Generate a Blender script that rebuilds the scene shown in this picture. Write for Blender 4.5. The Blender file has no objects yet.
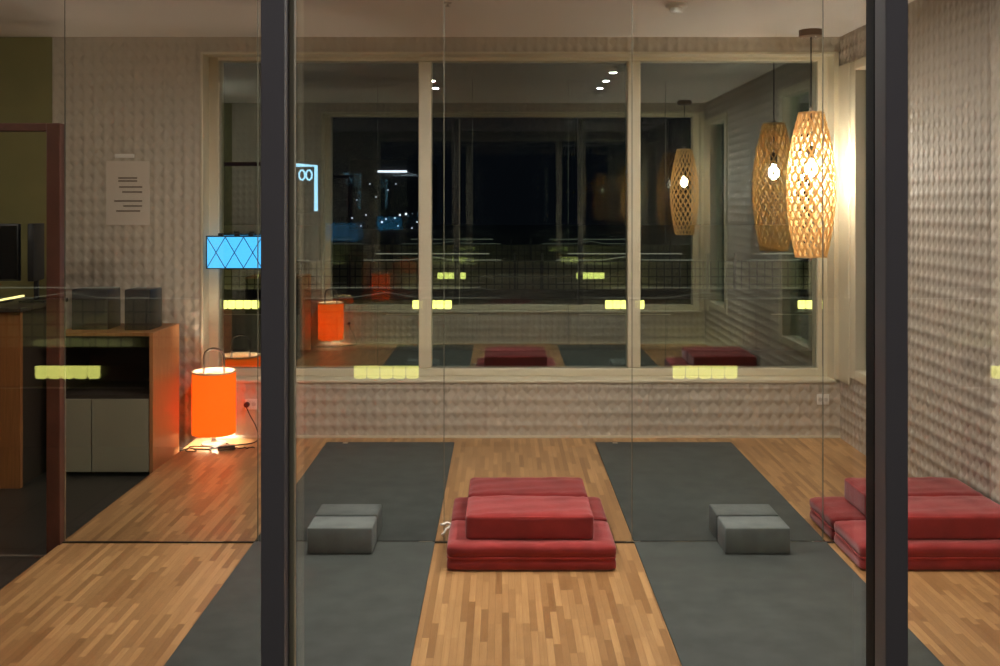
import bpy, bmesh, math, random
from mathutils import Vector, Matrix
random.seed(7)
sc = bpy.context.scene
C = sc.collection
PI = math.pi

# ---------------------------------------------------------------- camera, world, exposure
F = 1000.0                      # focal length in pixels of the 1000 px wide frame
VX, VY = 502.0, 202.0           # where the horizon and the line of sight meet in the frame
EYE = 1.5
cam = bpy.data.cameras.new('camera'); cam_o = bpy.data.objects.new('camera', cam); C.objects.link(cam_o)
cam_o.location = (0, 0, EYE); cam_o.rotation_euler = (PI / 2, 0, 0)
cam.sensor_fit = 'HORIZONTAL'; cam.sensor_width = 36.0; cam.lens = 36.0 * F / 1000.0
cam.shift_x = (500.0 - VX) / 1000.0
cam.shift_y = -(333.0 - VY) / 1000.0
cam.clip_start = 0.05; cam.clip_end = 300
sc.camera = cam_o
w = bpy.data.worlds.new('night'); sc.world = w; w.use_nodes = True
bg = w.node_tree.nodes['Background']; bg.inputs[0].default_value = (0.10, 0.14, 0.20, 1); bg.inputs[1].default_value = 0.012
vs = sc.view_settings
vs.view_transform = 'Standard'; vs.look = 'None'; vs.gamma = 1.0; vs.use_curve_mapping = False
vs.exposure = 0.4
sc.cycles.use_denoising = True
sc.cycles.max_bounces = 14; sc.cycles.diffuse_bounces = 5; sc.cycles.glossy_bounces = 6
sc.cycles.transmission_bounces = 8; sc.cycles.transparent_max_bounces = 40
sc.cycles.sample_clamp_indirect = 6.0
sc.cycles.caustics_reflective = False; sc.cycles.caustics_refractive = False
SPOT_W, PEND_L, LAMP_L = 30.0, 450.0, 360.0

# ---------------------------------------------------------------- main measures (metres)
M = 4.40                        # mirror wall, built as clear glass panels
D = 6.36                        # face of the low wall
def mir(y): return 2 * M - y    # back half is the mirror's reflection, built as solid room; front half repeats it
WL, WR = -1.94, 2.15            # edge of the wood floor, right wall
CEIL = 2.55
TILE = -0.06
LEFT = -3.6

# ---------------------------------------------------------------- materials
def lin(c):
    def f(v):
        v /= 255.0
        return v / 12.92 if v <= .04045 else ((v + .055) / 1.055) ** 2.4
    return (f(c[0]), f(c[1]), f(c[2]), 1.0)

class Mat:
    def __init__(s, name):
        s.m = bpy.data.materials.new(name); s.m.use_nodes = True
        s.t = s.m.node_tree; s.n = s.t.nodes; s.l = s.t.links
        s.bsdf = s.n['Principled BSDF']; s.out = s.n['Material Output']
    def node(s, typ, **kw):
        n = s.n.new(typ)
        for k, v in kw.items(): setattr(n, k, v)
        return n
    def math(s, op, a, b=None):
        n = s.node('ShaderNodeMath', operation=op)
        for i, v in enumerate((a, b)):
            if v is None: continue
            if isinstance(v, (int, float)): n.inputs[i].default_value = v
            else: s.l.new(v, n.inputs[i])
        return n.outputs[0]
    def pos(s):
        g = s.node('ShaderNodeNewGeometry'); x = s.node('ShaderNodeSeparateXYZ'); s.l.new(g.outputs['Position'], x.inputs[0])
        return g, x
    def bump(s, h, strength=1.0, dist=.01):
        b = s.node('ShaderNodeBump'); b.inputs['Strength'].default_value = strength; b.inputs['Distance'].default_value = dist
        s.l.new(h, b.inputs['Height']); s.l.new(b.outputs[0], s.bsdf.inputs['Normal']); return b

def plain(name, rgb, rough=.5, metal=0.0, spec=.5, noise=0.0, nscale=40.0):
    k = Mat(name); b = k.bsdf
    b.inputs['Base Color'].default_value = lin(rgb); b.inputs['Roughness'].default_value = rough
    b.inputs['Metallic'].default_value = metal; b.inputs['Specular IOR Level'].default_value = spec
    if noise:
        n = k.node('ShaderNodeTexNoise'); n.inputs['Scale'].default_value = nscale; n.inputs['Detail'].default_value = 4
        tc = k.node('ShaderNodeTexCoord'); k.l.new(tc.outputs['Object'], n.inputs['Vector'])
        mx = k.node('ShaderNodeMix', data_type='RGBA', blend_type='MULTIPLY'); mx.inputs[0].default_value = noise
        mx.inputs[6].default_value = lin(rgb); k.l.new(n.outputs['Fac'], mx.inputs[7])
        g = k.node('ShaderNodeMapRange'); g.inputs[1].default_value = .3; g.inputs[2].default_value = .7; g.inputs[3].default_value = .55; g.inputs[4].default_value = 1.25
        k.l.new(n.outputs['Fac'], g.inputs[0]); k.l.new(g.outputs[0], mx.inputs[7])
        k.l.new(mx.outputs[2], b.inputs['Base Color'])
        k.bump(n.outputs['Fac'], .25, .004)
    return k.m

def emit(name, rgb, strength):
    k = Mat(name); e = k.node('ShaderNodeEmission'); e.inputs[0].default_value = rgb if len(rgb) == 4 else (*rgb, 1)
    e.inputs[1].default_value = strength; k.l.new(e.outputs[0], k.out.inputs[0]); k.n.remove(k.bsdf); return k.m

def glass(name, refl, tint=(1, 1, 1), gloss=(1, 1, 1)):
    k = Mat(name); t = k.node('ShaderNodeBsdfTransparent'); t.inputs[0].default_value = (*tint, 1)
    g = k.node('ShaderNodeBsdfGlossy'); g.inputs['Roughness'].default_value = 0.0; g.inputs[0].default_value = (*gloss, 1)
    f = k.node('ShaderNodeFresnel'); f.inputs[0].default_value = 1.45
    add = k.math('ADD', f.outputs[0], refl - .034); add = k.math('MINIMUM', add, .6)
    mx = k.node('ShaderNodeMixShader'); k.l.new(add, mx.inputs[0]); k.l.new(t.outputs[0], mx.inputs[1]); k.l.new(g.outputs[0], mx.inputs[2])
    k.l.new(mx.outputs[0], k.out.inputs[0]); k.n.remove(k.bsdf); return k.m

def wall_relief(name, rgb, axis, strength=.7):
    """moulded wall panels: staggered rows of small domed lozenges"""
    k = Mat(name); g, x = k.pos()
    u = x.outputs['XY'.index(axis)]; v = x.outputs[2]
    p, q = (.064, .080) if axis == 'X' else (.062, .070)
    a = k.math('ADD', k.math('MULTIPLY', u, PI / p), k.math('MULTIPLY', v, PI / q))
    c = k.math('SUBTRACT', k.math('MULTIPLY', u, PI / p), k.math('MULTIPLY', v, PI / q))
    h = k.math('MULTIPLY', k.math('SINE', a), k.math('SINE', c))
    h = k.math('MAXIMUM', h, -.25)
    n = k.node('ShaderNodeTexNoise'); n.inputs['Scale'].default_value = 3.0; k.l.new(g.outputs['Position'], n.inputs['Vector'])
    r = k.node('ShaderNodeMapRange'); r.inputs[3].default_value = .9; r.inputs[4].default_value = 1.06; k.l.new(n.outputs['Fac'], r.inputs[0])
    mx = k.node('ShaderNodeMix', data_type='RGBA', blend_type='MULTIPLY'); mx.inputs[0].default_value = 1; mx.inputs[6].default_value = lin(rgb)
    k.l.new(r.outputs[0], mx.inputs[7]); k.l.new(mx.outputs[2], k.bsdf.inputs['Base Color'])
    k.bsdf.inputs['Roughness'].default_value = .58; k.bsdf.inputs['Specular IOR Level'].default_value = .35
    k.bump(h, 1.0, strength)
    return k.m

def wood(name, c1, c2, c3, along='Y', width=.03, length=.42, rough=.3, mortar=.0012, mort_c=(70, 44, 22)):
    """strips of wood of mixed tone; `along` is the direction they run in"""
    k = Mat(name); g, x = k.pos()
    o = {'X': 0, 'Y': 1, 'Z': 2}
    cross = 'X' if along in 'YZ' else 'Y'
    if name.startswith('panel'): cross = 'Y' if 'side' in name else 'X'
    v = k.node('ShaderNodeCombineXYZ'); k.l.new(x.outputs[o[along]], v.inputs[0]); k.l.new(x.outputs[o[cross]], v.inputs[1])
    def brick(a, b, off):
        t = k.node('ShaderNodeTexBrick'); t.offset = off; t.offset_frequency = 2; t.squash = 1
        t.inputs['Scale'].default_value = 1; t.inputs['Mortar Size'].default_value = mortar; t.inputs['Mortar Smooth'].default_value = .3
        t.inputs['Brick Width'].default_value = length; t.inputs['Row Height'].default_value = width; t.inputs['Bias'].default_value = 0
        t.inputs['Color1'].default_value = lin(a); t.inputs['Color2'].default_value = lin(b); t.inputs['Mortar'].default_value = lin(mort_c)
        return t
    # offset each row by its own pseudo-random amount so joints never line up
    row = k.math('FLOOR', k.math('DIVIDE', x.outputs[o[cross]], width))
    wn = k.node('ShaderNodeTexWhiteNoise', noise_dimensions='1D'); k.l.new(row, wn.inputs['W'])
    v2 = k.node('ShaderNodeCombineXYZ'); k.l.new(k.math('ADD', x.outputs[o[along]], k.math('MULTIPLY', wn.outputs[0], 3.0)), v2.inputs[0])
    k.l.new(x.outputs[o[cross]], v2.inputs[1])
    t = brick(c1, c2, 0.0); k.l.new(v2.outputs[0], t.inputs['Vector'])
    col = k.math('FLOOR', k.math('DIVIDE', k.math('ADD', x.outputs[o[along]], k.math('MULTIPLY', wn.outputs[0], 3.0)), length))
    cv = k.node('ShaderNodeCombineXYZ'); k.l.new(row, cv.inputs[0]); k.l.new(col, cv.inputs[1])
    wn2 = k.node('ShaderNodeTexWhiteNoise', noise_dimensions='2D'); k.l.new(cv.outputs[0], wn2.inputs['Vector'])
    tone = k.node('ShaderNodeMix', data_type='RGBA'); tone.inputs[6].default_value = lin(c1); tone.inputs[7].default_value = lin(c2); k.l.new(wn2.outputs[0], tone.inputs[0])
    gap = k.node('ShaderNodeMix', data_type='RGBA'); k.l.new(t.outputs['Fac'], gap.inputs[0]); k.l.new(tone.outputs[2], gap.inputs[6]); gap.inputs[7].default_value = lin(mort_c)
    n = k.node('ShaderNodeTexNoise'); n.inputs['Scale'].default_value = 1.0; n.inputs['Detail'].default_value = 5
    v3 = k.node('ShaderNodeCombineXYZ'); k.l.new(k.math('MULTIPLY', x.outputs[o[along]], 5.0), v3.inputs[0]); k.l.new(k.math('MULTIPLY', x.outputs[o[cross]], 110.0), v3.inputs[1])
    k.l.new(v3.outputs[0], n.inputs['Vector'])
    r = k.node('ShaderNodeMapRange'); r.inputs[1].default_value = .3; r.inputs[2].default_value = .7; r.inputs[3].default_value = 0; r.inputs[4].default_value = .5
    k.l.new(n.outputs['Fac'], r.inputs[0])
    mx = k.node('ShaderNodeMix', data_type='RGBA'); k.l.new(r.outputs[0], mx.inputs[0]); k.l.new(gap.outputs[2], mx.inputs[6]); mx.inputs[7].default_value = lin(c3)
    k.l.new(mx.outputs[2], k.bsdf.inputs['Base Color'])
    k.bsdf.inputs['Roughness'].default_value = rough; k.bsdf.inputs['Specular IOR Level'].default_value = .4
    return k.m

def tiles(name, c, grout, size, rough, plane='XY', mort=.006):
    k = Mat(name); g, x = k.pos()
    v = k.node('ShaderNodeCombineXYZ'); k.l.new(x.outputs['XYZ'.index(plane[0])], v.inputs[0]); k.l.new(x.outputs['XYZ'.index(plane[1])], v.inputs[1])
    t = k.node('ShaderNodeTexBrick'); t.offset = 0; t.squash = 1
    for a, b in (('Scale', 1), ('Mortar Size', mort), ('Brick Width', size), ('Row Height', size), ('Bias', 0)): t.inputs[a].default_value = b
    t.inputs['Color1'].default_value = lin(c); t.inputs['Color2'].default_value = lin([q * .86 for q in c]); t.inputs['Mortar'].default_value = lin(grout)
    k.l.new(v.outputs[0], t.inputs['Vector']); k.l.new(t.outputs['Color'], k.bsdf.inputs['Base Color'])
    k.bsdf.inputs['Roughness'].default_value = rough
    return k.m

def fabric(name, rgb, scale=260, rough=.9, sheen=.25, strength=.35):
    k = Mat(name); tc = k.node('ShaderNodeTexCoord')
    n = k.node('ShaderNodeTexNoise'); n.inputs['Scale'].default_value = scale; n.inputs['Detail'].default_value = 2; k.l.new(tc.outputs['Object'], n.inputs['Vector'])
    n2 = k.node('ShaderNodeTexNoise'); n2.inputs['Scale'].default_value = 9; n2.inputs['Detail'].default_value = 4; k.l.new(tc.outputs['Object'], n2.inputs['Vector'])
    r = k.node('ShaderNodeMapRange'); r.inputs[1].default_value = .3; r.inputs[2].default_value = .7; r.inputs[3].default_value = .78; r.inputs[4].default_value = 1.16
    k.l.new(n2.outputs['Fac'], r.inputs[0])
    mx = k.node('ShaderNodeMix', data_type='RGBA', blend_type='MULTIPLY'); mx.inputs[0].default_value = 1; mx.inputs[6].default_value = lin(rgb)
    k.l.new(r.outputs[0], mx.inputs[7]); k.l.new(mx.outputs[2], k.bsdf.inputs['Base Color'])
    k.bsdf.inputs['Roughness'].default_value = rough; k.bsdf.inputs['Specular IOR Level'].default_value = .2
    k.bsdf.inputs['Sheen Weight'].default_value = sheen
    h = k.math('ADD', n.outputs['Fac'], k.math('MULTIPLY', n2.outputs['Fac'], 3.0))
    k.bump(h, strength, .004); return k.m

def shade_paper(name, rgb, transl, glow, mixf=.6):
    k = Mat(name); d = k.node('ShaderNodeBsdfDiffuse'); d.inputs[0].default_value = lin(rgb)
    t = k.node('ShaderNodeBsdfTranslucent'); t.inputs[0].default_value = lin(transl)
    mx = k.node('ShaderNodeMixShader'); mx.inputs[0].default_value = mixf; k.l.new(d.outputs[0], mx.inputs[1]); k.l.new(t.outputs[0], mx.inputs[2])
    if glow:
        e = k.node('ShaderNodeEmission'); e.inputs[0].default_value = (1, .24, .015, 1); e.inputs[1].default_value = glow
        a = k.node('ShaderNodeAddShader'); k.l.new(mx.outputs[0], a.inputs[0]); k.l.new(e.outputs[0], a.inputs[1]); k.l.new(a.outputs[0], k.out.inputs[0])
    else: k.l.new(mx.outputs[0], k.out.inputs[0])
    k.n.remove(k.bsdf); return k.m

m_floor = wood('wood floor strips', (192, 150, 100), (132, 94, 57), (154, 113, 70), 'Y', .025, .27, .34, .0005, (120, 86, 50))
m_panel = wood('panel side oak', (190, 132, 84), (178, 120, 74), (150, 98, 58), 'Z', .3, 3.0, .5, 0.0)
m_counter = wood('panel counter oak', (165, 110, 62), (150, 98, 54), (120, 76, 40), 'Z', .4, 3.0, .5, 0.0)
m_redwood = plain('red brown wood', (92, 56, 44), .45, noise=.4, nscale=12)
m_tile = tiles('dark floor tile', (52, 48, 42), (26, 24, 20), .3, .35)
m_wallx = wall_relief('relief wall panels', (190, 179, 160), 'X', .0065)
m_wally = wall_relief('relief side panels', (188, 177, 160), 'Y', .0085)
m_olive = plain('olive wall paint', (128, 122, 74), .7, noise=.15, nscale=6)
m_left = plain('taupe wall paint', (120, 108, 92), .8, noise=.1, nscale=6)
m_ceil = plain('ceiling paint', (236, 230, 220), .85)
m_cream = plain('cream window paint', (208, 198, 170), .5)
m_dark = plain('charcoal aluminium', (132, 127, 131), .5)
m_black = plain('black gasket', (10, 9, 9), .7)
m_glass = glass('window glass', .22, gloss=(.86, 1, .97))
m_nearglass = glass('near window glass', .085)
m_part = glass('clear mirror stand-in glass', .036)
m_edge = plain('glass edge joint', (112, 112, 98), .35)
m_mat = fabric('mat grey', (66, 70, 66), 420, .6, .05, .12)
m_block = fabric('foam grey', (106, 112, 108), 500, .8, .1, .25)
m_red = fabric('red fabric', (146, 46, 44), 300, .9, .35, .35)
m_redpipe = fabric('red piping', (164, 50, 46), 300, .9, .3, .2)
m_white = plain('white plastic', (226, 222, 210), .4)
m_whitedoor = plain('off white laminate', (146, 141, 118), .45)
m_handle = plain('dull steel handle', (112, 104, 94), .45, .6)
m_metal = plain('brushed steel', (186, 180, 168), .4, .8)
m_blackp = plain('black plastic', (22, 22, 22), .45)
m_charc = plain('charcoal cloth grille', (34, 34, 32), .8, noise=.4, nscale=200)
m_screen = plain('dark screen', (12, 14, 14), .12)
m_nicheb = plain('dark brown laminate', (52, 42, 32), .6)
m_paper = plain('notice paper', (206, 194, 176), .8)
m_ink = plain('grey ink', (112, 100, 86), .8)
m_tie = plain('white cotton tape', (224, 216, 204), .9)
m_lat = shade_paper('bamboo ply', (234, 204, 146), (252, 220, 160), 0, .36)
m_shade = shade_paper('orange lamp fabric', (236, 112, 40), (235, 112, 36), .42)
m_lining = shade_paper('pale shade lining film', (250, 232, 200), (255, 235, 200), 0)
m_shadein = plain('pale shade lining', (250, 232, 190), .8)
m_bulb = emit('pendant bulb', (1, .94, .80, 1), PEND_L)
m_lbulb = emit('table lamp bulb', (1, .86, .68, 1), LAMP_L)
m_spot = emit('downlight lens', (1, .95, .88, 1), 1150)
m_blue = emit('blue reflection glow', (.08, .50, 1.0, 1), 1.25)  # emission stands in for a blue reflection in the near pane
m_bluebar = plain('navy lattice bar', (10, 40, 92), .5)
m_neon = emit('pale blue neon', (.35, .75, 1, 1), 1.6)
m_city = emit('lit city window', (.75, .85, 1, 1), 2.2)
m_citydark = plain('night facade', (20, 22, 26), .9)
m_led = emit('led strip', (1, .85, .28, 1), 1.6)
m_glow = emit('yellow bar light', (.85, .85, .19, 1), 2.6)
m_tilelight = emit('bar tile light', (.9, .9, .40, 1), 16)
m_tilelow = emit('dim bar tile light', (.9, .9, .40, 1), 3)
m_bartile = tiles('bar tile', (116, 114, 84), (30, 28, 18), .085, .3, 'XZ', .007)
m_bardark = plain('dark bar front', (34, 30, 24), .5)
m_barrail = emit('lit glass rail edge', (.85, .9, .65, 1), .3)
m_ground = plain('dark outside paving', (26, 25, 24), .8)

# ---------------------------------------------------------------- mesh helpers
def box(bm, x0, x1, y0, y1, z0, z1, bev=0.0, seg=2):
    r = bmesh.ops.create_cube(bm, size=1.0)
    vs_ = r['verts']
    for v in vs_:
        v.co = Vector(((x0 + x1) / 2 + v.co.x * (x1 - x0), (y0 + y1) / 2 + v.co.y * (y1 - y0), (z0 + z1) / 2 + v.co.z * (z1 - z0)))
    if bev:
        es = list({e for v in vs_ for e in v.link_edges})
        bmesh.ops.bevel(bm, geom=es, offset=bev, segments=seg, affect='EDGES', profile=.5)
    return bm

def tube(bm, pts, r, n=8, closed=False, cap=True):
    pts = [Vector(p) for p in pts]; rings = []; N = len(pts); up = None
    for i, p in enumerate(pts):
        a = pts[(i - 1) % N] if (closed or i > 0) else p
        b = pts[(i + 1) % N] if (closed or i < N - 1) else p
        t = (b - a).normalized()
        if up is None:
            up = t.orthogonal().normalized()
        up = (up - t * up.dot(t))
        up = up.normalized() if up.length > 1e-6 else t.orthogonal().normalized()
        s = t.cross(up)
        rings.append([bm.verts.new(p + (up * math.cos(2 * PI * k / n) + s * math.sin(2 * PI * k / n)) * r) for k in range(n)])
    for i in range(N if closed else N - 1):
        A, B = rings[i], rings[(i + 1) % N]
        for k in range(n): bm.faces.new((A[k], A[(k + 1) % n], B[(k + 1) % n], B[k]))
    if cap and not closed:
        bm.faces.new(rings[0][::-1]); bm.faces.new(rings[-1])
    return bm

def lathe(bm, prof, cx=0, cy=0, n=32, close=False):
    rings = []
    for r, z in prof:
        rings.append([bm.verts.new((cx + r * math.cos(2 * PI * k / n), cy + r * math.sin(2 * PI * k / n), z)) for k in range(n)] if r > 1e-6 else [bm.verts.new((cx, cy, z))])
    m = len(rings)
    for i in range(m if close else m - 1):
        A, B = rings[i], rings[(i + 1) % m]
        for k in range(n):
            a0, a1 = A[k % len(A)], A[(k + 1) % len(A)]; b0, b1 = B[k % len(B)], B[(k + 1) % len(B)]
            f = [a0, a1, b1, b0]; u = []
            for q in f:
                if q not in u: u.append(q)
            if len(u) >= 3: bm.faces.new(u)
    return bm

def obj(name, bm, mat, parent=None, smooth=False):
    bmesh.ops.recalc_face_normals(bm, faces=bm.faces)
    me = bpy.data.meshes.new(name); bm.to_mesh(me); bm.free()
    me.materials.append(mat)
    if smooth:
        for p in me.polygons: p.use_smooth = True
        if smooth != 'all':
            try: me.set_sharp_from_angle(angle=math.radians(40))
            except Exception: pass
    o = bpy.data.objects.new(name, me); C.objects.link(o)
    if parent is not None: o.parent = parent
    return o
def nb(): return bmesh.new()
def thing(name, label, cat, loc=(0, 0, 0), rz=0, group=None):
    o = bpy.data.objects.new(name, None); C.objects.link(o); o.location = loc; o.rotation_euler = (0, 0, rz); o.empty_display_size = .1
    return tag(o, label, cat, group)
def tag(o, label, cat, group=None):
    o['label'] = label; o['category'] = cat
    if group: o['group'] = group
    return o
def struct(name, bm, mat, parent=None, label=None):
    o = obj(name, bm, mat, parent)
    if parent is None: o['kind'] = 'structure'
    if label: o['label'] = label
    return o
def dup(root, loc, rz=0, label=None, group=None):
    r = root.copy(); C.objects.link(r); r.location = loc; r.rotation_euler = (0, 0, rz)
    if label: r['label'] = label
    if group: r['group'] = group
    for ch in list(root.children):
        c = ch.copy(); C.objects.link(c); c.parent = r
        for g in ch.children:
            d = g.copy(); C.objects.link(d); d.parent = c
    return r
def at(px, py, y): return Vector(((px - VX) * y / F, y, EYE - (py - VY) * y / F))
def yb(a, b): return (min(a, b), max(a, b))

# ================================================================ the setting
Y0, Y1 = mir(6.70), 6.70
struct('floor', box(nb(), WL, WR, mir(D), D, -.05, 0), m_floor)
struct('floor_tile', box(nb(), LEFT, WL - .001, mir(D), D, TILE - .05, TILE), m_tile)
struct('ceiling', box(nb(), LEFT, WR + .2, mir(6.62), 6.62, CEIL, CEIL + .1), m_ceil)

FX0, FX1 = -1.91, 2.12           # window opening in the end walls
ZS, ZT = .37, 2.445               # sill top, head
def end_wall(name, f):
    ZS = .345 if f is mir else .37
    b = nb()
    box(b, FX0 + .0005, WR, *yb(f(D), f(6.60)), -.05, ZS - .02)         # low wall under the window
    box(b, FX0 + .0005, WR, *yb(f(D), f(6.60)), ZT + .0101, CEIL)         # header
    box(b, FX1, WR, *yb(f(D + .02), f(6.60)), ZS - .02, ZT)           # strip by the right corner
    box(b, -2.86, FX0, *yb(f(D), f(6.60)), TILE - .05, CEIL)          # left pier
    struct(name, b, m_wallx)
end_wall('wall_back', lambda y: y)
end_wall('wall_front', mir)
for nm, f in (('wall_back_olive', lambda y: y), ('wall_front_olive', mir)):
    struct(nm, box(nb(), LEFT, -2.861, *yb(f(D), f(6.60)), TILE - .05, CEIL), m_olive)
struct('wall_left', box(nb(), LEFT - .1, LEFT, mir(6.6), 6.6, TILE - .05, CEIL), m_left)
# right wall with a narrow window beside each corner
RW0, RW1, RZ0, RZ1 = 5.30, 6.16, .42, 2.36
b = nb()
box(b, WR, WR + .16, mir(RW0), RW0, -.05, CEIL)
for f in (lambda y: y, mir):
    box(b, WR, WR + .16, *yb(f(RW0), f(6.6)), -.05, RZ0)
    box(b, WR, WR + .16, *yb(f(RW0), f(6.6)), RZ1, CEIL)
    box(b, WR, WR + .16, *yb(f(RW1), f(6.6)), RZ0, RZ1)
struct('wall_right', b, m_wally)
for nm, f in (('baseboard_back', lambda y: y), ('baseboard_front', mir)):
    struct(nm, box(nb(), -1.90, WR, *yb(f(D - .008), f(D)), 0, .014), m_cream)

# windows of the end walls: cream frames, two mullions, three panes
MUL = (-.500, .858)
def end_window(n, f, near):
    ZS = .345 if near else .37
    fr = nb(); y0, y1 = 6.478, 6.60
    box(fr, FX0, FX0 + .075, *yb(f(y0), f(y1)), ZS, ZT, .006)
    box(fr, FX1 - .075, FX1, *yb(f(y0), f(y1)), ZS, ZT, .006)
    box(fr, FX0, FX1, *yb(f(y0 + .004), f(y1)), ZS, ZS + .05, .006)
    box(fr, FX0, FX1, *yb(f(y0 + .004), f(y1)), ZT - .030, ZT, .006)
    # casing round the opening
    box(fr, FX0 - .005, FX0 + .012, *yb(f(D - .012), f(y0 + .02)), ZS, ZT + .010, .004)
    box(fr, FX1 - .012, FX1 + .02, *yb(f(D - .012), f(y0 + .02)), ZS, ZT + .010, .004)
    box(fr, FX0 - .005, FX1 + .02, *yb(f(D - .004), f(y0 + .02)), ZT - .006, ZT + .010, .003)
    root = struct(f'window_{n}', fr, m_cream)
    sill = nb(); box(sill, FX0, FX1, *yb(f(D - .012), f(6.56)), ZS - .02, ZS, .006)
    struct('sill', sill, m_cream, root)
    xs = [FX0 + .075, MUL[0], MUL[1], FX1 - .075]
    for i, x in enumerate(MUL):
        if not near:
            struct('mullion', box(nb(), x - .042, x + .042, *yb(f(6.492), f(6.60)), ZS + .05, ZT - .030, .008), m_cream, root)
        else:
            s = 1 if x > 0 else -1
            xi = .823 if s > 0 else -.467                       # face towards the middle
            xo = .872 if s > 0 else -.518
            p = struct('mullion', box(nb(), *yb(xi, xo), 2.145, 2.21, 0, ZT, .003), m_dark, root, 'charcoal outside post')
            struct('gasket', box(nb(), *yb(xi - s * .0005, xo), 2.2105, 2.262, ZS + .05, ZT - .05, .002), m_black, p)
            if s < 0: struct('bead', box(nb(), xi, xi + .012, 2.19, 2.2125, ZS + .05, ZT - .05, .003), m_cream, p, 'cream bead')
    for i in range(3):
        a, c = xs[i] + (.043 if i else .001), xs[i + 1] - (.043 if i < 2 else .001)
        if near:
            lim = {0: (a, -.5165), 1: (-.468, .824), 2: (.871, c)}[i]; a, c = lim
        struct('pane', box(nb(), a, c, *yb(f(6.551 if near else 6.515), f(6.557 if near else 6.521)), ZS + .051, ZT - .031), m_nearglass if near else m_glass, root)
    return root
end_window(1, lambda y: y, False)
end_window(2, mir, True)

def side_window(n, f):
    fr = nb(); x0, x1 = WR - .012, WR + .10; t = .10
    a, c = yb(f(RW0), f(RW1))
    for (p, q) in ((a, a + t), (c - t, c)): box(fr, x0, x1, p, q, RZ0, RZ1, .006)
    box(fr, x0, x1, a + t, c - t, RZ0, RZ0 + .06, .006); box(fr, x0, x1, a + t, c - t, RZ1 - .06, RZ1, .006)
    e0, e1 = yb(f(6.16), f(6.35)); box(fr, WR - .014, WR - .001, e0, e1, ZS, RZ1, .004)   # flat casing filling the corner
    root = struct(f'window_{n}', fr, m_cream)
    struct('pane', box(nb(), WR + .05, WR + .056, a + t, c - t, RZ0 + .06, RZ1 - .06), m_glass, root)
side_window(3, lambda y: y); side_window(4, mir)

# mirror wall built as clear glass panels, its reflection modelled as the room behind
SEAM = (-1.923, -1.074, -.255, .572, 1.412)
ch = struct('trim_1', box(nb(), WL, WR, M - .007, M + .007, 0.0005, .006), plain('dark floor channel', (52, 44, 34), .5))
for i, x in enumerate(SEAM):
    x1 = SEAM[i + 1] - .003 if i < 4 else WR - .002
    struct('pane', box(nb(), x + .0021, x1, M - .003, M + .003, .007, CEIL - .001), m_part, ch)
    struct('joint', box(nb(), x - .0015, x + .0015, M - .003, M + .003, .007, CEIL - .001), m_edge, ch)
# wooden frame and bright floor strip left of the mirror plane
tr = struct('trim_2', box(nb(), -1.992, -1.932, M - .03, M + .03, TILE, 1.845, .003), m_redwood)
struct('rail', box(nb(), LEFT, -1.992, M - .03, M + .03, 1.81, 1.845, .003), m_redwood, tr)
struct('trim_3', box(nb(), LEFT, -1.993, M - .006, M + .006, TILE, TILE + .006), m_metal)

# ================================================================ soft furnishings
def cushion_bm(sx, sy, sz, r=.035, puff=.012, groove=0.0, seed=0, n=18):
    b = nb(); rnd = random.Random(seed)
    bmesh.ops.create_cube(b, size=2.0); bmesh.ops.subdivide_edges(b, edges=b.edges[:], cuts=n, use_grid_fill=True)
    ph = [rnd.uniform(0, 6.28) for _ in range(6)]
    hx, hy, hz = sx / 2, sy / 2, sz / 2; r = min(r, hz * .98)
    for v in b.verts:
        u = v.co.copy()
        # crowd vertices towards the edges so the rounding is smooth
        q = Vector([math.copysign(abs(t) ** .75, t) for t in u])
        p = Vector((q.x * hx, q.y * hy, q.z * hz))
        c = Vector((max(-hx + r, min(hx - r, p.x)), max(-hy + r, min(hy - r, p.y)), max(-hz + r, min(hz - r, p.z))))
        d = p - c
        if d.length > 1e-7: p = c + d.normalized() * min(r, max(abs(d.x), abs(d.y), abs(d.z), 1e-6) if d.length < r * .2 else r)
        wx, wy = 1 - u.x ** 4, 1 - u.y ** 4
        p.z += (1 if u.z > 0 else 0) * puff * wx * wy * max(0, u.z)
        side = max(0, 1 - abs(u.z)) 
        if groove:
            g = math.exp(-(u.z / .16) ** 2) * groove
            if abs(u.x) > .93: p.x -= math.copysign(g, u.x)
            if abs(u.y) > .93: p.y -= math.copysign(g, u.y)
        wr = .0012 * (math.sin(u.x * 9 + ph[0] + 3 * u.y) + math.sin(u.y * 11 + ph[1] - 4 * u.x) + .7 * math.sin(u.x * 21 + ph[2] + u.z * 5))
        if u.z > -.5: p.z += wr
        p.y += .6 * wr * side; p.x += .6 * wr * side
        p.z += hz
        v.co = p
    return b
def welt_bm(sx, sy, z, r=.004, cr=.035, wob=.0):
    b = nb(); pts = []
    hx, hy = sx / 2, sy / 2
    for cx, cy, a0 in ((hx - cr, hy - cr, 0), (-hx + cr, hy - cr, 90), (-hx + cr, -hy + cr, 180), (hx - cr, -hy + cr, 270)):
        for k in range(6):
            a = math.radians(a0 + 90 * k / 5); pts.append((cx + cr * math.cos(a), cy + cr * math.sin(a), z))
    return tube(b, pts, r, 6, closed=True)

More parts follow.
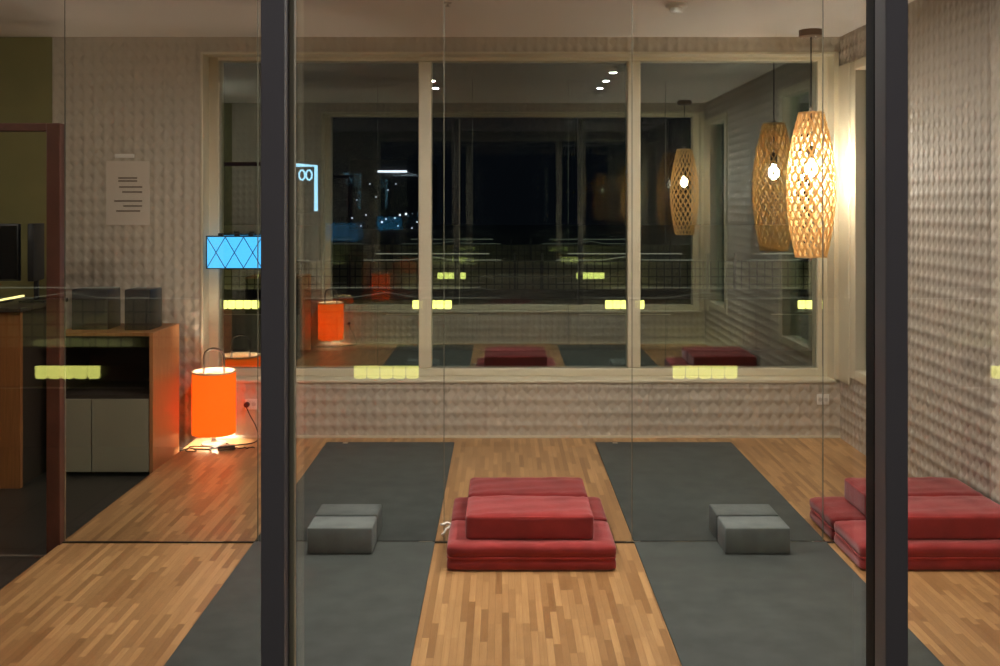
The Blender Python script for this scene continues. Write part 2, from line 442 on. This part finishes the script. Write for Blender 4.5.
ZW, ZD, ZH = .692, .338, .106
FW, FD, FH = .528, .284, .102
def zabuton(label, loc, rz, seed, tie=None):
    t = thing('floor_cushion', label, 'cushion', loc, rz, 'red floor cushions')
    obj('cushion_body', cushion_bm(ZW, ZD, ZH, .019, .004, .006, seed), m_red, t, 'all')
    obj('piping', welt_bm(ZW - .009, ZD - .009, ZH * .5, .0045, .02), m_redpipe, t, 'all')
    if tie:
        x0 = -ZW / 2
        obj('tie', tube(nb(), [(x0 + .004, tie, .094), (x0 - .012, tie + .008, .10), (x0 - .028, tie + .002, .094), (x0 - .040, tie - .012, .097)], .0055, 6), m_tie, t, 'all')
        obj('tie', tube(nb(), [(x0 + .004, tie - .008, .090), (x0 - .014, tie - .018, .082), (x0 - .026, tie - .024, .064), (x0 - .036, tie - .026, .058)], .0055, 6), m_tie, t, 'all')
    return t
def zafu(label, loc, rz, seed):
    t = thing('seat_cushion', label, 'cushion', loc, rz, 'red seat cushions')
    obj('cushion_body', cushion_bm(FW, FD, FH, .016, .007, 0, seed), m_red, t, 'all')
    obj('piping', welt_bm(FW - .010, FD - .010, FH - .008, .0035, .016), m_redpipe, t, 'all')
    return t
GAP = .006
ya, yb_ = M - GAP - ZD / 2, M + GAP + ZD / 2
za, zb = M - GAP - FD / 2, M + GAP + FD / 2  # back cushions are the mirror image of the front ones, modelled as objects
XA, XB = .120, 1.800
zabuton('wide red floor cushion with a white tie, at the front bottom of the middle stack', (XA, ya, 0), 0, 1, tie=.135)
zabuton('wide red floor cushion at the back bottom of the middle stack, mostly hidden', (XA, yb_, 0), PI, 2)
zafu('thick smaller red cushion lying on the front of the middle stack', (XA - .006, za, ZH + .002), 0, 3)
zafu('smaller red cushion peeking over the back of the middle stack', (XA - .006, zb, ZH + .002), 0, 4)
zabuton('wide red floor cushion at the front bottom of the stack beside the right wall', (XB, ya, 0), 0, 5)
zabuton('wide red floor cushion at the back bottom of the stack beside the right wall', (XB, yb_, 0), PI, 6)
zafu('smaller red cushion lying on the front of the stack against the right wall', (XB + .065, za, ZH + .002), 0, 7)
zafu('smaller red cushion lying on the back of the stack against the right wall', (XB + .065, zb, ZH + .002), 0, 8)

BW, BD, BH = .276, .162, .113
def block(label, x, y, rz):
    o = obj('yoga_block', box(nb(), -BW / 2, BW / 2, -BD / 2, BD / 2, 0, BH, .007, 3), m_block, None, True)
    o.location = (x, y, .0085); o.rotation_euler = (0, 0, rz)
    return tag(o, label, 'yoga block', 'grey foam blocks on the mats')
for x, side in ((-.687, 'left'), (1.083, 'right')):
    o1 = ('on the orange lamp side', 'on the hanging lattice lamp side')[side == 'right']
    block(f'grey foam block, front one of the pair {o1}', x, M - .008 - BD / 2, 0)
    block(f'grey foam block, back one of the pair {o1}', x, M + .008 + BD / 2, 0)  # mirror image of the front block, modelled as an object

def mat_(label, x0, x1, y0, y1):
    b = box(nb(), x0, x1, y0, y1, 0.001, .008, .003)
    return tag(obj('exercise_mat', b, m_mat, None, True), label, 'mat', 'dark grey exercise mats')
for x0, x1, who in ((-1.09, -.295, 'on the orange lamp side'), (.58, 1.425, 'on the hanging lattice lamp side')):
    mat_(f'dark grey mat nearest the camera, {who}', x0, x1, mir(6.22), M - .0075)
    m2 = mat_(f'dark grey mat reaching the low wall, {who}', x0, x1, M + .0075, 6.22)
    b = nb(); lathe(b, [(0, .0095), (.016, .0095), (.018, .0085), (.018, .008)], x0 + .12, 6.19, 12)
    lb = obj('grommet', b, m_metal, m2)

# ================================================================ lamps
def table_lamp(label, x, y, s):
    t = thing('table_lamp', label, 'lamp', (x, y, 0), 0, 'orange cylinder lamps')
    R, z0, z1 = .132, .068, .452
    b = nb(); prof = [(R - .002, z0), (R, z0 + .004), (R, z1 - .004), (R - .002, z1), (R - .004, z1), (R - .004, z0)]
    sh = obj('lamp_shade', lathe(b, prof, n=48, close=True), m_shade, t, True)
    b = nb(); lathe(b, [(R - .0045, z1 - .02), (R + .001, z1 - .003), (R + .001, z1 + .003), (R - .007, z1 + .003), (R - .007, z1 - .02)], n=48, close=True)
    obj('shade_rim', b, m_shadein, sh, True)
    b = nb(); lathe(b, [(R - .0052, z0 + .002), (R - .0052, z1 - .021), (R - .0062, z1 - .021), (R - .0062, z0 + .002)], n=48, close=True)
    obj('lining', b, m_lining, sh, True)
    b = nb(); pts = [(-.062, 0, z1 - .02), (-.062, 0, z1 + .04), (-.062, 0, z1 + .075)]
    for k in range(1, 16):
        a = PI - PI * k / 15; pts.append((.062 * math.cos(a), 0, z1 + .078 + .062 * math.sin(a) ** .85 if 0 < k < 15 else z1 + .075))
    pts += [(.062, 0, z1 + .04), (.062, 0, z1 - .02)]
    tube(b, pts, .0075, 8); obj('handle', b, m_handle, t, 'all')
    b = nb()
    for k in range(3):
        a = 2 * PI * k / 3 + .5; tube(b, [(.015 * math.cos(a), .015 * math.sin(a), z1 - .03), ((R - .004) * math.cos(a), (R - .004) * math.sin(a), z1 - .025)], .003, 6)
    tube(b, [(-.062, 0, z1 - .02), (.062, 0, z1 - .02)], .004, 6)
    obj('spider', b, m_metal, t, 'all')
    b = nb(); lathe(b, [(0, 0), (.075, 0), (.078, .004), (.075, .010), (.020, .016), (.014, .03), (.014, .07), (.018, .078), (.018, .13), (0, .13)], n=32)
    obj('base', b, m_metal, t, True)
    b = nb(); lathe(b, [(0, .13), (.014, .135), (.03, .17), (.034, .2), (.028, .225), (.012, .24), (0, .242)], n=16)
    obj('bulb', b, m_lbulb, t, 'all')
    b = nb(); pts = []
    P = [(.075, .0, .006), (.11, -s * .05, .005), (.07, -s * .12, .005), (-.02, -s * .15, .005), (-.1, -s * .13, .005), (-.12, -s * .09, .006), (-.02, -s * .11, .012), (.09, -s * .12, .008),
         (.16, -s * .05, .006), (.24, 0, .006), (.26, s * .06, .02), (.235, s * .11, .08), (.195, s * .118, .15), (.168, s * .124, .205)]
    P = [Vector(p) for p in P]
    for i in range(len(P) - 1):
        p0, p1, p2, p3 = P[max(i - 1, 0)], P[i], P[i + 1], P[min(i + 2, len(P) - 1)]
        for k in range(5):
            u = k / 5; pts.append(.5 * ((2 * p1) + (-p0 + p2) * u + (2 * p0 - 5 * p1 + 4 * p2 - p3) * u * u + (-p0 + 3 * p1 - 3 * p2 + p3) * u ** 3))
    pts.append(P[-1]); tube(b, pts, .0032, 6)
    cd = obj('power_cord', b, m_blackp, t, 'all')
    b = nb(); ly = s * .150
    lathe(b, [(0, -.017), (.013, -.017), (.017, -.008), (.017, .012), (0, .012)], n=16)
    for v in b.verts: v.co = Vector((.168 + v.co.x, s * .134 + v.co.z * s, .215 + v.co.y))
    obj('plug', b, plain('dark red plug', (74, 22, 22), .5), cd, True)
    return t
LX, LY = -1.786, 6.20
table_lamp('glowing orange cylinder lamp with a metal carrying handle on the wood floor below the window', LX, LY, 1)
table_lamp('orange cylinder lamp by the near window, seen as a reflection in the far panes', LX, mir(LY), -1)

def adapter(label, x, y):
    t = thing('power_adapter', label, 'adapter', (x, y, 0), .25)
    obj('adapter_body', box(nb(), -.05, .05, -.022, .022, .0, .03, .006, 2), m_blackp, t, True)
    b = nb(); pts = []
    for k in range(60):
        a = k * .38; pts.append((-.05 - .0035 * k + .018 * math.sin(a * 1.3), .022 * math.sin(a), .006 + .006 * (1 + math.sin(a * .7))))
    tube(b, pts, .0035, 6); obj('cable', b, m_blackp, t, 'all')
    b = nb(); pts = [(.05 + .004 * k, .012 * math.sin(k * .6), .006 + .002 * math.sin(k)) for k in range(30)]
    tube(b, pts, .0035, 6); obj('cable', b, m_blackp, t, 'all')
adapter('black power adapter with tangled cables on the floor by the orange lamp', LX + .12, LY - .13 - .02)

def outlet(label, x, z):
    t = thing('wall_outlet', label, 'outlet', (x, D, z), 0, 'white wall outlets')
    obj('face_plate', box(nb(), -.038, .038, -.010, -.0005, -.033, .033, .003), m_white, t, True)
    for sx in (-.018, .018):
        b = nb(); lathe(b, [(0, -.001), (.012, -.001), (.013, .0005), (0, .0005)], n=20)
        for v in b.verts: v.co = Vector((v.co.x + sx, -.0102 + v.co.z, v.co.y))
        obj('socket', b, plain('grey socket', (196, 190, 178), .5), t, True)
outlet('white outlet plate behind the dark red plug, beside the orange lamp', LX + .192, .215)
outlet('white outlet plate on the low wall under the window, near the right corner', 2.04, .245)

def pendant(label, x, y):
    t = thing('pendant_lamp', label, 'pendant lamp', (x, y, 0), 0, 'lattice pendant lamps')
    zt, zb_ = 2.045, 1.165
    b = nb(); lathe(b, [(0, CEIL - .045), (.066, CEIL - .045), (.072, CEIL - .04), (.072, CEIL - .002), (0, CEIL - .002)], n=32)
    cp = obj('ceiling_canopy', b, plain('brown canopy', (112, 88, 66), .5), t, True)
    for k in range(3):
        b = nb(); a = 2 * PI * k / 3 - PI / 2 + .3; tube(b, [(.05 * math.cos(a), .05 * math.sin(a), CEIL - .045), (.05 * math.cos(a), .05 * math.sin(a), CEIL - .052)], .006, 8)
        obj('screw', b, m_metal, cp, True)
    obj('cord', tube(nb(), [(0, 0, CEIL - .045), (0, 0, 1.80)], .004, 8), m_blackp, t, 'all')
    b = nb(); lathe(b, [(0, 1.845), (.012, 1.84), (.022, 1.82), (.022, 1.765), (.018, 1.76), (0, 1.76)], n=20)
    obj('lamp_holder', b, m_blackp, t, True)
    b = nb(); lathe(b, [(0, 1.655), (.018, 1.66), (.032, 1.68), (.036, 1.705), (.030, 1.73), (.016, 1.752), (.014, 1.76), (0, 1.76)], n=14)
    obj('bulb', b, m_bulb, t, 'all')
    # barrel-shaped lattice of crossing ply strips
    def rad(u):   # u 0 bottom .. 1 top
        return .080 + .066 * math.sin(PI * min(1, max(0, (u * .93 + .04)))) ** .9 - .016 * u * u
    N, TW, S = 17, 3.5, 76
    b = nb()
    hw, th = .0060, .0014
    for fam in (1, -1):
        for k in range(N):
            a0 = 2 * PI * k / N
            prev = None
            for i in range(S + 1):
                u = i / S; z = zb_ + (zt - zb_) * u; th_ = a0 + fam * TW * (u - .5)
                wob = .0035 * math.sin(PI * u * TW * N / PI + (0 if fam > 0 else PI))    # over and under
                r = rad(u) + wob
                p = Vector((r * math.cos(th_), r * math.sin(th_), z))
                u2 = u + .001; r2 = rad(u2); th2 = a0 + fam * TW * (u2 - .5)
                tg = (Vector((r2 * math.cos(th2), r2 * math.sin(th2), zb_ + (zt - zb_) * u2)) - Vector((rad(u) * math.cos(th_), rad(u) * math.sin(th_), z))).normalized()
                nr = Vector((math.cos(th_), math.sin(th_), 0)); sd = tg.cross(nr).normalized(); nr = sd.cross(tg)
                wv = hw * (.82 + .30 * abs(math.sin(PI * u * TW * N / PI / 2)))
                q = [b.verts.new(p + sd * wv + nr * th), b.verts.new(p - sd * wv + nr * th), b.verts.new(p - sd * wv - nr * th), b.verts.new(p + sd * wv - nr * th)]
                if prev:
                    for j in range(4): b.faces.new((prev[j], prev[(j + 1) % 4], q[(j + 1) % 4], q[j]))
                else: b.faces.new(q[::-1])
                prev = q
            b.faces.new(prev)
    sh = obj('lamp_shade', b, m_lat, t)
    for u in (.004, .996):
        b = nb(); r = rad(u); z = zb_ + (zt - zb_) * u
        lathe(b, [(r - .004, z - .006), (r + .004, z - .006), (r + .004, z + .006), (r - .004, z + .006)], n=36, close=True)
        obj('shade_hoop', b, m_lat, sh)
    b = nb()
    for k in range(3):
        a = 2 * PI * k / 3; r = rad(.99); tube(b, [(.006 * math.cos(a), .006 * math.sin(a), 2.06), (r * math.cos(a), r * math.sin(a), zt - .006)], .0022, 6)
    lathe(b, [(0, 2.055), (.010, 2.055), (.010, 2.075), (0, 2.075)], n=12)
    obj('hanger', b, m_metal, t)
    return t
PX, PY = 1.885, 6.10
pendant('woven wooden lattice pendant lamp hanging lit in the right corner by the window', PX, PY)
pendant('lattice pendant lamp by the near window, seen as a reflection in the far panes', PX, mir(PY))

def downlight(x, y, label, k=1.0):
    t = thing('downlight', label, 'downlight', (x, y, CEIL), 0, 'ceiling downlights')
    b = nb(); lathe(b, [(.033, -.001), (.05, -.001), (.048, -.006), (.036, -.008), (.033, -.006)], n=24, close=True)
    obj('trim_ring', b, m_white, t, True)
    b = nb(); lathe(b, [(0, -.004), (.03, -.004), (.031, -.0015), (0, -.0015)], n=16); obj('lens', b, m_spot, t)
    L = bpy.data.lights.new('downlight_beam', 'SPOT'); L.energy = SPOT_W * k; L.color = (1, .95, .88); L.spot_size = math.radians(104); L.spot_blend = .9; L.shadow_soft_size = .03
    lo = bpy.data.objects.new('downlight_beam', L); C.objects.link(lo); lo.location = (0, 0, -.012); lo.parent = t
for x, nx_ in ((-.61, 'on the orange lamp side'), (.90, 'on the lattice lamp side')):
    for y, ny_ in ((3.85, 'nearest the camera'), (4.38, 'above the glass line'), (4.95, 'nearest the far window')):
        downlight(x, y, f'small ceiling spotlight {nx_}, {ny_}', {3.85: 1.3, 4.38: 1.0, 4.95: .55}[y])

def detector(label, x, y):
    t = thing('smoke_detector', label, 'smoke detector', (x, y, CEIL), 0, 'smoke detectors')
    b = nb(); lathe(b, [(0, -.001), (.056, -.001), (.058, -.006), (.056, -.018), (.046, -.022), (0, -.022)], n=32); obj('base', b, m_white, t, True)
    b = nb(); lathe(b, [(.034, -.022), (.036, -.03), (.034, -.046), (.026, -.052), (0, -.053), (0, -.022)], n=32); obj('sensor_cap', b, m_white, t, True)
detector('round white smoke detector on the ceiling in front of the window', .925, 5.30)
detector('round white smoke detector by the near window, seen reflected in the far panes', .925, mir(5.30))
t = thing('fire_sprinkler', 'tiny metal sprinkler head on the ceiling in front of the middle pane', 'sprinkler', (-.285, 5.26, CEIL))
b = nb(); lathe(b, [(0, -.001), (.024, -.001), (.022, -.006), (0, -.006)], n=20); obj('escutcheon', b, m_metal, t, True)
b = nb(); lathe(b, [(0, -.006), (.006, -.006), (.006, -.018), (.014, -.02), (.014, -.022), (0, -.022)], n=16); obj('deflector', b, m_metal, t, True)

# ================================================================ left: cabinet, speakers, reception counter
def cabinet(f, label):
    t = thing('storage_cabinet', label, 'cabinet', (0, 0, 0), 0, 'low storage cabinets')
    y0, y1 = 5.70, 6.15; x0, x1 = -2.55, -1.985; z1 = .755
    Y = lambda a, c: yb(f(a), f(c))
    b = nb()
    box(b, x0, x1 - .022, *Y(y1 - .02, y1), TILE + .03, z1 - .02); box(b, x0, x0 + .02, *Y(y0, y1 - .02), TILE + .03, z1 - .02)
    box(b, x0 + .02, x1 - .022, *Y(y0 + .02, y1 - .02), TILE + .03, TILE + .05); box(b, x0 + .02, x1 - .022, *Y(y0 + .005, y1 - .02), .38, .40)
    box(b, x0 + .04, x1 - .03, *Y(y0 + .07, y1 - .04), TILE, TILE + .03)
    obj('cabinet_body', b, m_nicheb, t)
    obj('side_panel', box(nb(), x1 - .021, x1, *Y(y0 - .012, y1), TILE, z1, .002), m_panel, t)['label'] = 'oak side panel'
    obj('cabinet_top', box(nb(), x0, x1 - .022, *Y(y0 - .012, y1), z1 - .019, z1, .002), m_counter, t)
    for (a, c) in ((-2.545, -2.338), (-2.332, -2.012)):
        obj('door', box(nb(), a, c, *Y(y0 - .014, y0 + .003), -.035, .378, .002), m_whitedoor, t)['label'] = 'off-white door'
    return t
cabinet(lambda y: y, 'low cabinet with off-white doors and an oak side panel beside the orange lamp')
cabinet(mir, 'low cabinet by the near window, its oak side seen reflected in the far panes')
def speaker(x, y, rz, wd, label):
    t = thing('black_speaker', label, 'speaker', (x, y, .756), rz, 'black speakers on the cabinet')
    obj('speaker_box', box(nb(), -wd / 2, wd / 2, -.10, .10, 0, .235, .004), m_blackp, t, True)
    obj('grille', box(nb(), -wd / 2 + .008, wd / 2 - .008, -.106, -.1, .008, .227, .002), m_charc, t, True)
speaker(-2.115, 5.90, 0, .15, 'black box speaker on the cabinet end nearer the orange lamp')
speaker(-2.40, 5.92, 0, .21, 'wider black box speaker on the cabinet beside the wooden post')
t = thing('reception_counter', 'oak-fronted reception counter behind the wooden frame at the far left edge', 'counter', (0, 0, 0))
obj('front_panel', box(nb(), -3.35, -2.62, 5.44, 5.47, TILE, .90, .002), m_counter, t)
obj('carcass', box(nb(), -3.34, -2.64, 5.47, 6.0, TILE, .90), m_nicheb, t)
obj('counter_top', box(nb(), -3.36, -2.61, 5.42, 6.02, .90, .925, .003), m_nicheb, t)
def monitor(x, y, w_, h_, label):
    t = thing('desk_monitor', label, 'monitor', (x, y, .926), 0, 'dark monitors on the counter')
    obj('foot', box(nb(), -.09, .09, -.07, .07, 0, .010, .003), m_blackp, t, True)
    obj('stand', box(nb(), -.015, .015, -.012, .012, .010, .16, .003), m_blackp, t, True)
    sc_ = obj('housing', box(nb(), -w_ / 2, w_ / 2, -.02, .015, .12, .12 + h_, .006), m_blackp, t, True)
    obj('screen', box(nb(), -w_ / 2 + .010, w_ / 2 - .010, -.0215, -.0195, .132, .108 + h_), m_screen, sc_)
    return t
monitor(-2.93, 5.75, .32, .33, 'dark computer monitor on the reception counter at the far left edge')
o_ = monitor(-2.70, 5.80, .20, .33, 'slim dark monitor seen nearly edge-on at the right end of the reception counter'); o_.rotation_euler.z = math.radians(-82)
t = thing('light_strip', 'glowing yellow light strip on the reception counter beneath the monitor', 'light strip', (0, 0, 0))
obj('channel', box(nb(), -2.875, -2.855, 5.48, 5.99, .926, .934), m_metal, t)
obj('diffuser', box(nb(), -2.873, -2.857, 5.485, 5.985, .934, .944, .002), m_led, t)
t = thing('notice_board', 'pale printed notice sheet on the relief wall above the cabinet', 'notice', (0, 0, 0))
p0, p1 = at(106, 161, D - .01), at(149, 225, D - .01)
obj('sheet', box(nb(), p0.x, p1.x, D - .006, D - .002, p1.z, p0.z), m_paper, t)
b = nb()
for (xa, xb, yy) in ((118, 137, 178), (118, 137, 181), (119, 142, 187), (122, 142, 192), (114, 142, 201), (123, 142, 206), (116, 140, 211)):
    a, c = at(xa, yy - .8, D - .01), at(xb, yy + .8, D - .01); box(b, a.x, c.x, D - .0072, D - .0055, c.z, a.z)
obj('print', b, m_ink, t)
a, c = at(115, 154, D - .01), at(134, 158, D - .01)
obj('clip', box(nb(), a.x, c.x, D - .016, D - .002, c.z, a.z, .002), m_white, t, True)

# blue reflection in the near pane, built as a glowing box by the window
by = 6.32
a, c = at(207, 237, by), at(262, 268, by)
t = thing('reflected_blue_box', 'reflection of a blue screen with a dark diamond lattice, built as a glowing box', 'reflected light', (0, 0, 0))
obj('reflected_panel', box(nb(), a.x, c.x, by, by + .022, c.z, a.z, .004), m_blue, t, True)
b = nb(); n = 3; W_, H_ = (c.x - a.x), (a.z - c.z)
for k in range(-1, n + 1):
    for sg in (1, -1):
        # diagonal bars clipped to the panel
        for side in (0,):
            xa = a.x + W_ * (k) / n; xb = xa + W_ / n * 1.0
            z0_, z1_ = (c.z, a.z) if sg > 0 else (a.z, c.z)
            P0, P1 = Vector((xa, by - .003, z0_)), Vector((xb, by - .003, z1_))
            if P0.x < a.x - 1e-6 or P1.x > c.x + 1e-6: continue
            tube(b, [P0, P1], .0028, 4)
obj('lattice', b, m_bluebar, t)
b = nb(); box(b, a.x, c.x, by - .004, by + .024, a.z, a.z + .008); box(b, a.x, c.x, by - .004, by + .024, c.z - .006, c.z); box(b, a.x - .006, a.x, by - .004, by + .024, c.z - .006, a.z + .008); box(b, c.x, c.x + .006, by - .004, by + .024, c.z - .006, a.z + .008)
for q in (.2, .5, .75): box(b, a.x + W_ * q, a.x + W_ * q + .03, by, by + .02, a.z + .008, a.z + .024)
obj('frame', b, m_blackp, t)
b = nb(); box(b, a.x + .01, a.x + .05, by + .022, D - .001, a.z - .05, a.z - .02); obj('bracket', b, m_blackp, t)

# ================================================================ outside: paving, bar on either side, night city
for nm, y0, y1 in (('ground_outside', -6, mir(6.61)), ('ground_beyond', 6.61, 70)):
    o = obj(nm, box(nb(), -30, 30, y0, y1, -.2, -.12), m_ground); o['kind'] = 'structure'
def post_fill_lamp(x, y):  # added lamp out of view, lightens the window posts
    t = thing('post_fill_lamp', 'round fill lamp added outside the near window, unseen, to light the posts', 'fill lamp', (x, y, 3.4), 0, 'added lamps outside')
    b = nb(); lathe(b, [(.10, 0), (.12, 0), (.12, .05), (0, .06), (0, .045), (.10, .04)], n=24, close=False); obj('housing', b, m_dark, t, True)
    b = nb(); lathe(b, [(0, .012), (.098, .012), (.098, .016), (0, .018)], n=20); obj('diffuser', b, emit('post fill light', (1, .95, .95, 1), 120), t)
for x in (-1.2, 1.6): post_fill_lamp(x, .2)
t = thing('lobby_fill_lamp', 'white fill globe added out of view to brighten the ceiling and left wall', 'fill globe', (-3.2, 4.0, 0), 0)  # added globe, never in view, lifts the ceiling and left side
b = nb(); lathe(b, [(0, CEIL - .03), (.05, CEIL - .03), (.055, CEIL - .002), (0, CEIL - .002)], n=24); obj('canopy', b, m_white, t, True)
obj('cord', tube(nb(), [(0, 0, CEIL - .03), (0, 0, 2.32)], .004, 6), m_blackp, t, 'all')
b = nb(); lathe(b, [(.14 * math.sin(PI * k / 12), 2.18 - .14 * math.cos(PI * k / 12)) for k in range(13)], n=24)
obj('globe', b, emit('opal globe', (1, .92, .78, 1), 20), t, 'all')
def bar(f, label):
    t = thing('bar_counter', label, 'bar counter', (0, 0, 0), 0, 'long lit bars outside the windows')
    yf = 10.9; Y = lambda a, c: yb(f(yf + a), f(yf + c))
    obj('bar_front', box(nb(), -4.2, 4.6, *Y(.02, .5), -.12, .44), m_bardark, t)
    obj('ledge', box(nb(), -4.2, 4.6, *Y(-.12, .5), .44, .52, .004), m_bardark, t)
    obj('ledge_lip', box(nb(), -4.2, 4.6, *Y(-.12, -.105), .5201, .56, .002), m_bardark, t)
    obj('tile_band', box(nb(), -4.2, 4.6, *Y(.1, .16), .52, .85), m_bartile, t)
    for k in range(4):
        xc = -2.86 + k * 2.1
        for j in range(5):
            bb = nb(); box(bb, xc - .215 + j * .086, xc - .215 + j * .086 + .082, *Y(-.02, .018), .335, .435, .016, 2)
            obj('lamp_diffuser', bb, m_glow, t, True)
        obj('shelf_lip', box(nb(), xc - .5, xc + .5, *Y(-.01, .02), .270, .278), m_metal, t)
        obj('tile_light', box(nb(), xc - .34, xc + .34, *Y(-.085, -.06), .521, .533), m_tilelight if f is mir else m_tilelow, t)
        z = nb(); pts = [(xc - .75, f(yf), .868), (xc - .25, f(yf), .868), (xc + .0, f(yf), .905), (xc + .2, f(yf), .87), (xc + .4, f(yf), .868), (xc + .75, f(yf), .868)]
        tube(z, pts, .003, 5); obj('rail_wire', z, m_barrail, t)
        z = nb(); box(z, xc - .62, xc + .62, *Y(-.005, .005), .932, .940); obj('rail', z, m_barrail, t)
        for dx in (-.9, .9):
            z = nb(); box(z, xc + dx - .012, xc + dx + .012, *Y(-.012, .012), .52, .94)
            obj('rail_post', z, m_bardark, t)
bar(lambda y: y, 'long dark bar with yellow lights and pale tiles seen through the far window')
bar(mir, 'long dark bar with yellow lights behind the camera, mirrored faintly in the near glass')

t = thing('neon_sign', 'pale blue neon sign on a dark pole outside the far window', 'neon sign', (0, 0, 0))
ny = 14.0
def P(x, y, d=ny): return at(x, y, d)
obj('neon_tube', tube(nb(), [P(296, 165), P(316, 166), P(316, 211)], .026, 6), m_neon, t)
for cx in (302, 309):
    b = nb(); tube(b, [P(cx + 3 * math.cos(q * .7), 175 + 5 * math.sin(q * .7)) for q in range(9)], .014, 6, closed=True)
    obj('neon_tube', b, m_neon, t)
b = nb(); q = P(318, 160); box(b, q.x, q.x + .08, ny + .03, ny + .11, -.12, q.z); box(b, P(292, 0).x, q.x + .02, ny + .03, ny + .06, P(0, 213).z, P(0, 161).z)
obj('sign_post', b, m_citydark, t)
t = thing('distant_tower', 'dark distant tower with scattered cold white windows outside the left pane', 'building', (0, 0, 0))
cy = 60.0
b = nb(); q0, q1 = P(350, 160, cy), P(428, 0, cy); box(b, q0.x, q1.x, cy, cy + 8, -.12, q0.z); obj('facade', b, m_citydark, t)
q0, q1 = P(378, 170.5, cy), P(407, 172.5, cy)
obj('roof_sign', box(nb(), q0.x, q1.x, cy - .2, cy - .01, q1.z, q0.z), m_city, t)
for (x, y, s) in ((352, 218, .7), (357, 200, .5), (366, 215, .6), (376, 197, .5), (382, 222, .9), (395, 218, .7), (400, 215, .9), (406, 214, 1.0), (379, 244, .9), (379, 248, .8), (414, 235, .8), (420, 240, 1), (422, 250, 1), (420, 262, .8),
                  (405, 232, .7), (412, 228, .6), (388, 190, .5), (396, 184, .5), (370, 184, .5), (417, 222, .7), (410, 244, .6), (392, 232, .5), (386, 219, .6), (398, 226, .5), (408, 252, .8), (413, 258, .7), (417, 246, .8), (402, 240, .6), (372, 231, .5), (361, 226, .5), (424, 268, .7)):
    p = P(x, y, cy); r = s * .055
    obj('lit_window', box(nb(), p.x - r, p.x + r, cy - .05, cy - .01, p.z - r, p.z + r), m_city, t)
